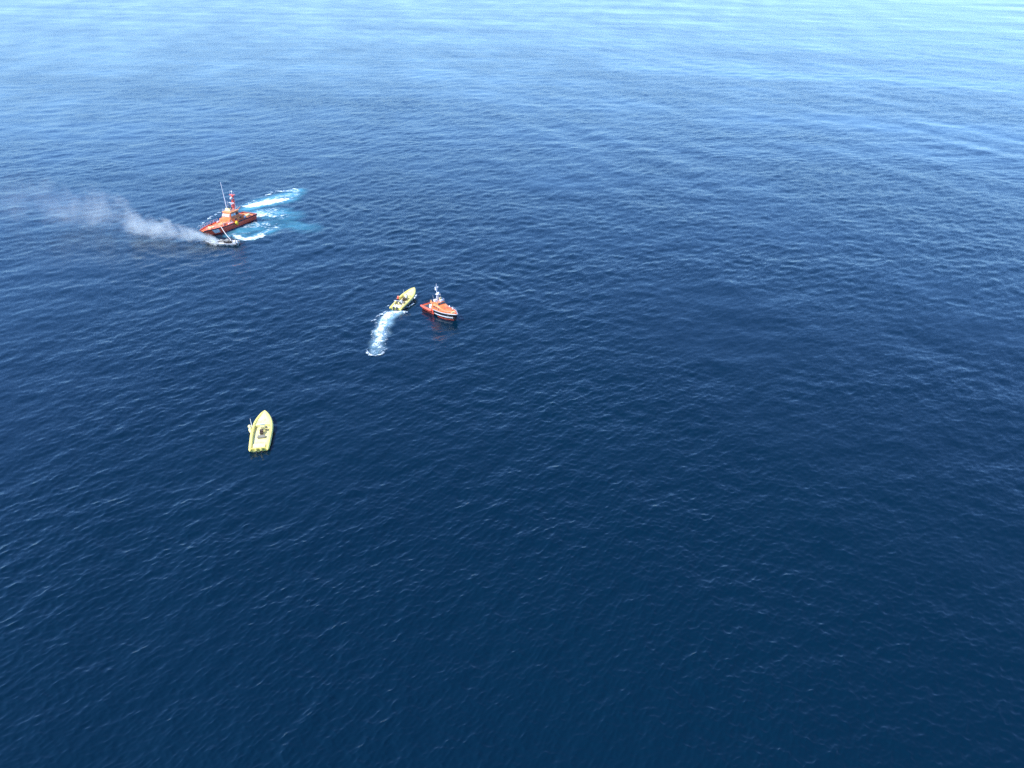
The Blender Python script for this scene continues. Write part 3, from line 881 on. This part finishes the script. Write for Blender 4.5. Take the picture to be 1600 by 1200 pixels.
# ------------------------------------------------------------------ yellow boats
def yellow_boat(label, loc, rz, L, B, occupied, tilt=(0, 0)):
    t = thing('inflatable_boat', label, 'boat', loc, rz, 'yellow boats on the open sea', tilt=tilt)
    hb = B / 2
    r = 0.27
    # side tubes meeting at the bow
    n = 16
    port = []
    for i in range(n + 1):
        u = i / n
        x = 0.1 + u * (L - 0.45)
        y = (hb - r) * (0.90 + 0.10 * min(1, u / 0.4)) * (1 - max(0, (u - 0.42) / 0.58) ** 2.7)
        z = 0.52 + 0.45 * u ** 2.4
        port.append((x, y, z))
    tail = [(-0.35, port[0][1], 0.50)]
    rs = [0.08] + [r] * (n - 1) + [r * 0.95, r * 0.8]
    for sgn in (1, -1):
        pts = [(x, y * sgn, z) for x, y, z in tail + port]
        MB().tube(pts, rs, 12).build('side_tube', M['yellow'], t, smooth=True)
        MB().tube([(x, (y + r * 0.95) * sgn, z - 0.02) for x, y, z in port[1:-1]], 0.05, 6).build('rubbing_strake', M['cream'], t)
    # rigid hull
    secs = []
    for x, y, z in port:
        u = (x / L)
        k_ = max(0.02, y)
        secs.append([(x - 0.5 * u ** 3, 0, -0.45 + 0.7 * u ** 4), (x - 0.2 * u ** 3, k_ * 0.92, 0.08 + 0.3 * u ** 3), (x, k_, z - 0.1)])
    h = MB()
    for sgn in (1, -1):
        h.loft([[(x, y * sgn, z) for x, y, z in s_] for s_ in secs])
    a = secs[0]
    h.add([a[0], a[1], a[2], (a[2][0], -a[2][1], a[2][2]), (a[1][0], -a[1][1], a[1][2])], [(0, 1, 2, 3, 4)])
    h.build('hull', M['cream'], t)
    # cockpit sole and raised foredeck
    dk = MB(); dk.loft([[(x, y, 0.36), (x, 0, 0.37), (x, -y, 0.36)] for x, y, z in port if x < 0.62 * L]); dk.build('cockpit_floor', M['cream'], t)
    fd = MB(); fp = [q for q in port if q[0] > 0.56 * L]
    fd.loft([[(x, y, z + 0.05), (x, y * 0.5, z + 0.18), (x, 0, z + 0.22), (x, -y * 0.5, z + 0.18), (x, -y, z + 0.05)] for x, y, z in fp])
    x, y, z = fp[0]
    fd.add([(x, y, z + 0.05), (x, y * 0.5, z + 0.18), (x, 0, z + 0.22), (x, -y * 0.5, z + 0.18), (x, -y, z + 0.05), (x, -y, 0.37), (x, y, 0.37)], [(0, 1, 2, 3, 4, 5, 6)])
    fd.build('foredeck', M['cream'], t)
    MB().box((L * 0.74, 0, 0.98), (0.6, 0.6, 0.07)).build('foredeck_hatch', M['cream'], t, bevel=0.03)
    # console and windscreen
    cx = L * 0.50
    MB().box((cx, -0.15, 0.85), (0.9, 0.95, 1.0), top=0.8, topx=0.6).build('console', M['cream'], t, bevel=0.06)
    MB().box((cx + 0.2, -0.15, 1.48), (0.05, 0.75, 0.34), ry=-0.45).build('windscreen', M['painted_sky_glass'], t)
    MB().ring((cx - 0.42, -0.15, 1.2), 0.19, 0.025, 'X').build('steering_wheel', M['black'], t)
    s1 = MB().box((cx - 1.05, 0.0, 0.72), (0.55, 0.62, 0.16)); s1.box((cx - 1.05, 0.0, 0.5), (0.4, 0.5, 0.3)); s1.box((cx - 0.84, 0.0, 1.0), (0.5, 0.58, 0.12), ry=-0.25)
    s1.build('helm_seat', M['brown'], t, bevel=0.04)
    MB().box((cx - 2.15, -0.05, 0.62), (0.75, 1.25, 0.14)).box((cx - 2.15, -0.05, 0.46), (0.65, 1.1, 0.22)).build('bench_seat', M['bench'], t, bevel=0.04)
    MB().box((0.75, 0, 0.55), (1.3, (hb - 2 * r) * 1.6, 0.38)).build('stern_locker', M['white' if occupied else 'cream'], t, bevel=0.06)
    MB().box((0.08, 0, 0.45), (0.14, (hb - 2 * r) * 2.0, 0.6)).build('transom', M['yellow'], t)
    for yy in (-0.4, 0.4):
        e = MB().box((-0.28, yy, 0.75), (0.5, 0.36, 0.5), top=0.8)
        en = e.build('outboard_engine', M['dgrey' if occupied else 'yellow'], t, bevel=0.07)
        MB().box((-0.3, yy, 0.1), (0.22, 0.14, 0.9), top=1.3).build('engine_leg', M['dgrey'], en)
    # stainless arch with folded cover on the port side, whip antenna
    if not occupied:
        a = MB(); a.ball((L * 0.52, hb + 0.15, 0.72), (0.62, 0.26, 0.32)); a.ball((L * 0.59, hb + 0.30, 0.85), (0.34, 0.30, 0.28)); a.ball((L * 0.46, hb - 0.02, 0.72), (0.4, 0.2, 0.25))
        a.build('rolled_cover', M['cream'], t, smooth=True)
        MB().tube([(L * 0.57, hb - 0.1, 0.6), (L * 0.64, hb + 0.1, 2.0)], [0.05, 0.03], 6).build('whip_antenna', M['white'], t)
        MB().box((L * 0.52, -0.75, 0.9), (0.4, 0.25, 0.2), rz=0.4).build('grab_bag', M['bench'], t)
        MB().tube([(cx - 0.7, -0.6, 0.9), (cx - 0.4, -0.95, 0.95)], 0.06, 6).build('grab_handle', M['brown'], t)
    else:
        a = MB(); a.ball((L * 0.60, -hb - 0.16, 0.45), (0.42, 0.18, 0.2)); a.ball((L * 0.70, -hb - 0.05, 0.5), (0.42, 0.17, 0.2))
        a.build('side_fender', M['white'], t, smooth=True)
        a = MB(); a.ball((L * 0.50, hb + 0.1, 0.7), (0.35, 0.2, 0.25)); a.build('side_fender', M['cream'], t, smooth=True)
        MB().tube([(cx + 0.2, 0.4, 1.3), (cx + 0.1, 0.4, 2.7)], [0.035, 0.02], 6).build('whip_antenna', M['white'], t)
        ar = MB(); ar.tube([(1.6, -1.0, 0.6), (1.5, -0.9, 1.7), (1.5, 0.9, 1.7), (1.6, 1.0, 0.6)], 0.05, 8); ar.build('stern_arch', M['white'], t)
    return t


yellow_boat('empty pale yellow boat drifting alone with dark helm seat and grey bench', (-40.45, 108.55, -0.05), R(100.5), 11.9, 3.55, False)
yb = yellow_boat('pale yellow boat carrying people and trailing a curved white foam wake', (-26.0, 166.6, 0.05), R(73.5), 11.2, 3.35, True, tilt=(0, R(-2)))


# ------------------------------------------------------------------ people aboard the moving yellow boat
def person(label, base, rz, lean, top_mat, bent=0.0, arms=(0.25, 0.25)):
    t = thing('person', label, 'person', base, rz, 'people standing in the moving yellow boat')
    H_ = 1.74
    hip = Vector((0, 0, 0.92)); ch = Vector((lean * 0.35, 0, 1.32)); nk = Vector((lean * 0.5, 0, 1.5)); hd = Vector((lean * 0.6 + 0.02, 0, 1.64))
    V = [hip, Vector((lean * 0.15, 0, 1.1)), ch, nk, hd, Vector((lean * 0.6 + 0.02, 0, 1.72))]
    Rr = [0.15, 0.13, 0.17, 0.06, 0.095, 0.07]
    Ed = [(0, 1), (1, 2), (2, 3), (3, 4), (4, 5)]
    for s_ in (1, -1):
        b = len(V)
        V += [Vector((0, 0.10 * s_, 0.86)), Vector((0.06 + bent, 0.12 * s_, 0.48)), Vector((-0.02, 0.13 * s_, 0.09)), Vector((0.16, 0.14 * s_, 0.045))]
        Rr += [0.10, 0.065, 0.045, 0.04]
        Ed += [(0, b), (b, b + 1), (b + 1, b + 2), (b + 2, b + 3)]
        b = len(V)
        f_ = arms[0] if s_ > 0 else arms[1]
        V += [ch + Vector((0, 0.20 * s_, 0.06)), ch + Vector((f_ * 0.4, 0.24 * s_, -0.2)), ch + Vector((f_ * 1.3, 0.2 * s_, -0.28 + f_ * 0.3)), ch + Vector((f_ * 1.5 + 0.03, 0.19 * s_, -0.33 + f_ * 0.35))]
        Rr += [0.065, 0.048, 0.035, 0.04]
        Ed += [(2, b), (b, b + 1), (b + 1, b + 2), (b + 2, b + 3)]
    me = bpy.data.meshes.new('body')
    me.from_pydata([tuple(v) for v in V], Ed, [])
    o = bpy.data.objects.new('body', me); col.objects.link(o); o.parent = t
    sk = o.modifiers.new('skin', 'SKIN')
    for i, r_ in enumerate(Rr):
        me.skin_vertices[0].data[i].radius = (r_, r_) if me.skin_vertices else (r_, r_)
    me.skin_vertices[0].data[0].use_root = True
    sk.use_smooth_shade = True
    ss = o.modifiers.new('smooth', 'SUBSURF'); ss.levels = 1; ss.render_levels = 1
    me.materials.append(M['skin'])
    # clothes
    j = MB()
    ringpts = []
    for z_, cx_, rx_, ry_ in ((0.84, 0.0, 0.165, 0.21), (1.0, lean * 0.08, 0.16, 0.20), (1.2, lean * 0.25, 0.175, 0.225), (1.38, lean * 0.4, 0.16, 0.23), (1.47, lean * 0.47, 0.09, 0.12)):
        ringpts.append([(cx_ + rx_ * math.cos(2 * math.pi * k_ / 12), ry_ * math.sin(2 * math.pi * k_ / 12), z_) for k_ in range(12)])
    j.loft(ringpts, closed=True)
    for s_ in (1, -1):
        f_ = arms[0] if s_ > 0 else arms[1]
        j.tube([ch + Vector((0, 0.17 * s_, 0.08)), ch + Vector((f_ * 0.4, 0.24 * s_, -0.2)), ch + Vector((f_ * 1.0, 0.215 * s_, -0.25 + f_ * 0.2))], [0.085, 0.07, 0.055], 8)
    j.build('jacket', top_mat, t, smooth=True)
    tr = MB()
    for s_ in (1, -1):
        tr.tube([(0, 0.09 * s_, 0.9), (0.06 + bent, 0.12 * s_, 0.48), (-0.02, 0.13 * s_, 0.12)], [0.125, 0.085, 0.065], 8)
    tr.build('trousers', M['trousers'], t, smooth=True)
    hh = MB(); hh.ball((hd.x - 0.02, 0, hd.z + 0.045), (0.115, 0.10, 0.09), 10, 6); hh.build('hair', M['hair'], t, smooth=True)
    return t


def on_boat(b, x, y, z):
    e = Matrix.LocRotScale(b.location, b.rotation_euler, None)
    q = e @ Vector((x, y, z))
    return (q.x, q.y, q.z)


dirn = yb.rotation_euler.z
person('person in a white top at the helm behind the console of the moving yellow boat', on_boat(yb, 4.75, -0.55, 0.36), dirn + 0.1, 0.15, M['shirt'], arms=(0.3, 0.3))
person('person in a dark jacket just aft of the bench in the moving yellow boat', on_boat(yb, 2.45, 0.65, 0.36), dirn + 2.2, 0.2, M['trousers'])
person('person in orange life jacket standing at the side of the moving yellow boat', on_boat(yb, 3.6, 0.95, 0.36), dirn - 0.4, 0.25, M['red'], arms=(0.1, 0.3))
person('person in a white top beside the stern locker of the moving yellow boat', on_boat(yb, 1.75, -0.75, 0.36), dirn + 1.2, 0.3, M['shirt'], bent=0.1)


# ------------------------------------------------------------------ burning boat
def burning_boat():
    L = 9.4
    t = thing('burnt_motorboat', 'burnt out white motorboat low in the water, smoking beside the orange bow', 'boat',
              (-75.2, 213.2, -0.05), R(172), tilt=(R(-4), R(1.5)))
    half = lambda u: 1.25 * (0.9 + 0.1 * min(1, u / 0.2)) * (1 - max(0.0, (u - 0.4) / 0.6) ** 2.2) + 0.02
    sheer = lambda u: 0.72 + 0.25 * u ** 2
    hull, dk, secs = build_hull(t, L, half, sheer, [M['ash']], rake=0.8, deck_drop=0.4, keel=-0.5)
    dk.build('burnt_interior', M['char'], t)
    for sgn in (1, -1):
        MB().tube([(s_[4][0], (s_[4][1]) * sgn, s_[4][2] + 0.02) for s_ in secs], 0.07, 6).build('gunwale', M['white'], t)
    cb = MB()
    r3 = random.Random(3)
    for k_ in range(16):
        x = r3.uniform(0.6, 6.2); y = r3.uniform(-0.7, 0.7)
        cb.box((x, y, 0.45 + r3.uniform(0, 0.2)), (r3.uniform(0.3, 0.9), r3.uniform(0.2, 0.6), r3.uniform(0.15, 0.5)), rz=r3.uniform(0, 3), ry=r3.uniform(-0.4, 0.4), top=r3.uniform(0.5, 1))
    cb.build('charred_remains', M['char'], t)['kind'] = 'stuff'
    sd_ = MB(); sd_.loft([[(x, 0.95, 0.55), (x + 0.1, 0.85, 0.55 + h_)] for x, h_ in ((3.0, 0.2), (3.6, 0.75), (4.3, 0.6), (4.9, 0.85), (5.5, 0.35))])
    so = sd_.build('cabin_side', M['ash'], t); so.modifiers.new('thick', 'SOLIDIFY').thickness = 0.07
    sd_ = MB(); sd_.loft([[(x, -0.95, 0.55), (x + 0.1, -0.85, 0.55 + h_)] for x, h_ in ((2.6, 0.5), (3.4, 0.9), (4.1, 0.5), (5.3, 0.7), (6.0, 0.2))])
    so = sd_.build('cabin_side', M['ash'], t); so.modifiers.new('thick', 'SOLIDIFY').thickness = 0.07
    MB().box((7.0, 0, 0.82), (1.1, 0.9, 0.1), top=0.6).build('foredeck', M['ash'], t, bevel=0.03)
    MB().box((0.25, 0.0, 0.95), (0.5, 0.45, 0.8), top=0.7).build('outboard_engine', M['white'], t, bevel=0.06)
    MB().box((0.95, 0.35, 0.95), (0.9, 0.7, 0.55), rz=0.3, top=0.7).build('stern_seat', M['white'], t, bevel=0.06)
    MB().box((1.1, -0.55, 0.9), (0.8, 0.5, 0.5), rz=-0.3, top=0.8).build('stern_seat', M['ash'], t, bevel=0.06)
    MB().tube([(1.4, -1.0, 0.7), (0.9, -0.95, 1.5), (0.2, -0.8, 1.55)], 0.05, 6).build('bent_rail', M['grey'], t)
    MB().tube([(1.6, 1.0, 0.7), (0.6, 1.0, 1.25), (-0.2, 0.8, 0.9)], 0.05, 6).build('bent_rail', M['grey'], t)
    return t


burnt = burning_boat()

# white line from the ship's foredeck to the burnt boat
x0, y0 = ground(345, 354, 2.9)
x1, y1 = ground(361, 375, 1.0)
pts = []
for i in range(13):
    u = i / 12
    pts.append((x0 + (x1 - x0) * u, y0 + (y1 - y0) * u, 2.9 + (1.0 - 2.9) * u - 0.35 * math.sin(math.pi * u)))
o = MB().tube(pts, 0.085, 6).build('mooring_line', M['rope'], smooth=True)
o['label'] = 'pale line stretched from the orange ship foredeck down to the burnt boat'
o['category'] = 'rope'


# ------------------------------------------------------------------ smoke
def smoke():
    ax, ay = ground(333, 378, 0.8)
    bx, by = ground(-20, 290, 9.0)
    A = Vector((ax, ay, 0.9)); B = Vector((bx, by, 9.0))
    L = (B - A).length
    rad_ = lambda s_: 1.8 + 0.16 * s_
    mb = MB()
    pts = [(s_, 0, 0) for s_ in np.linspace(-1.5, L, 30)]
    mb.tube(pts, [rad_(max(0, s_[0])) * 1.0 for s_ in pts], 20)
    m = bpy.data.materials.new('smoke_volume'); m.use_nodes = True
    t = m.node_tree
    for nd in list(t.nodes):
        t.nodes.remove(nd)
    out = t.nodes.new('ShaderNodeOutputMaterial')
    pv = t.nodes.new('ShaderNodeVolumePrincipled')
    pv.inputs['Color'].default_value = (0.93, 0.96, 0.91, 1)
    pv.inputs['Anisotropy'].default_value = 0.15
    t.links.new(pv.outputs[0], out.inputs['Volume'])
    tc = t.nodes.new('ShaderNodeTexCoord')
    nz = sub(t, 'ShaderNodeTexNoise', Scale=0.20, Detail=6.0, Roughness=0.65)
    t.links.new(tc.outputs['Object'], nz.inputs['Vector'])
    nb = sub(t, 'ShaderNodeTexNoise', Scale=0.07, Detail=1.0)
    t.links.new(tc.outputs['Object'], nb.inputs['Vector'])
    nfine = sub(t, 'ShaderNodeTexNoise', Scale=0.55, Detail=4.0, Roughness=0.6)
    t.links.new(tc.outputs['Object'], nfine.inputs['Vector'])
    sp = t.nodes.new('ShaderNodeSeparateXYZ')
    t.links.new(tc.outputs['Object'], sp.inputs[0])
    s_ = math_node(t, 'MAXIMUM', sp.outputs['X'], 0.0)
    rr = math_node(t, 'MULTIPLY_ADD', s_, 0.16, 1.8)
    # the plume wanders about its axis
    wy = math_node(t, 'SINE', math_node(t, 'MULTIPLY', s_, 0.13))
    wy = math_node(t, 'MULTIPLY', math_node(t, 'MULTIPLY', wy, rr), 0.18)
    wz = math_node(t, 'SINE', math_node(t, 'MULTIPLY_ADD', s_, 0.21, 1.0))
    wz = math_node(t, 'MULTIPLY', math_node(t, 'MULTIPLY', wz, rr), 0.15)
    yy = math_node(t, 'SUBTRACT', sp.outputs['Y'], wy); zz = math_node(t, 'SUBTRACT', sp.outputs['Z'], wz)
    d2 = math_node(t, 'SQRT', math_node(t, 'ADD', math_node(t, 'MULTIPLY', yy, yy), math_node(t, 'MULTIPLY', zz, zz)))
    q = math_node(t, 'DIVIDE', d2, rr)
    # ragged radius
    edge = math_node(t, 'MULTIPLY_ADD', nz.outputs['Fac'], 2.5, -0.6)
    edge = math_node(t, 'MULTIPLY_ADD', nfine.outputs['Fac'], 1.0, math_node(t, 'SUBTRACT', edge, 0.5))
    dens = math_node(t, 'SUBTRACT', edge, q)
    dens = math_node(t, 'MAXIMUM', dens, 0.0)
    # puffs along the length
    puff = math_node(t, 'MULTIPLY_ADD', nb.outputs['Fac'], 7.0, -3.0, clamp=True)
    puff = math_node(t, 'MULTIPLY_ADD', puff, 0.72, 0.28)
    near = math_node(t, 'SUBTRACT', 1.0, math_node(t, 'MULTIPLY', s_, 1 / 14.0), clamp=True)
    puff = math_node(t, 'MAXIMUM', puff, near)
    # thinning downwind
    thin = math_node(t, 'POWER', math_node(t, 'DIVIDE', 1.8, rr), 1.45)
    tail = math_node(t, 'SUBTRACT', 1.0, math_node(t, 'MULTIPLY', s_, 1 / (L * 1.02)), clamp=True)
    den = math_node(t, 'MULTIPLY', math_node(t, 'MULTIPLY', dens, thin), math_node(t, 'MULTIPLY', puff, tail))
    den = math_node(t, 'MULTIPLY', den, 2.0)
    t.links.new(den, pv.inputs['Density'])
    o = mb.build('smoke', m)
    o.location = A
    o.rotation_euler = (B - A).to_track_quat('X', 'Z').to_euler()
    o['kind'] = 'stuff'
    o['label'] = 'pale smoke drifting left from the burnt white boat'
    o['category'] = 'smoke'
    return o


smoke()
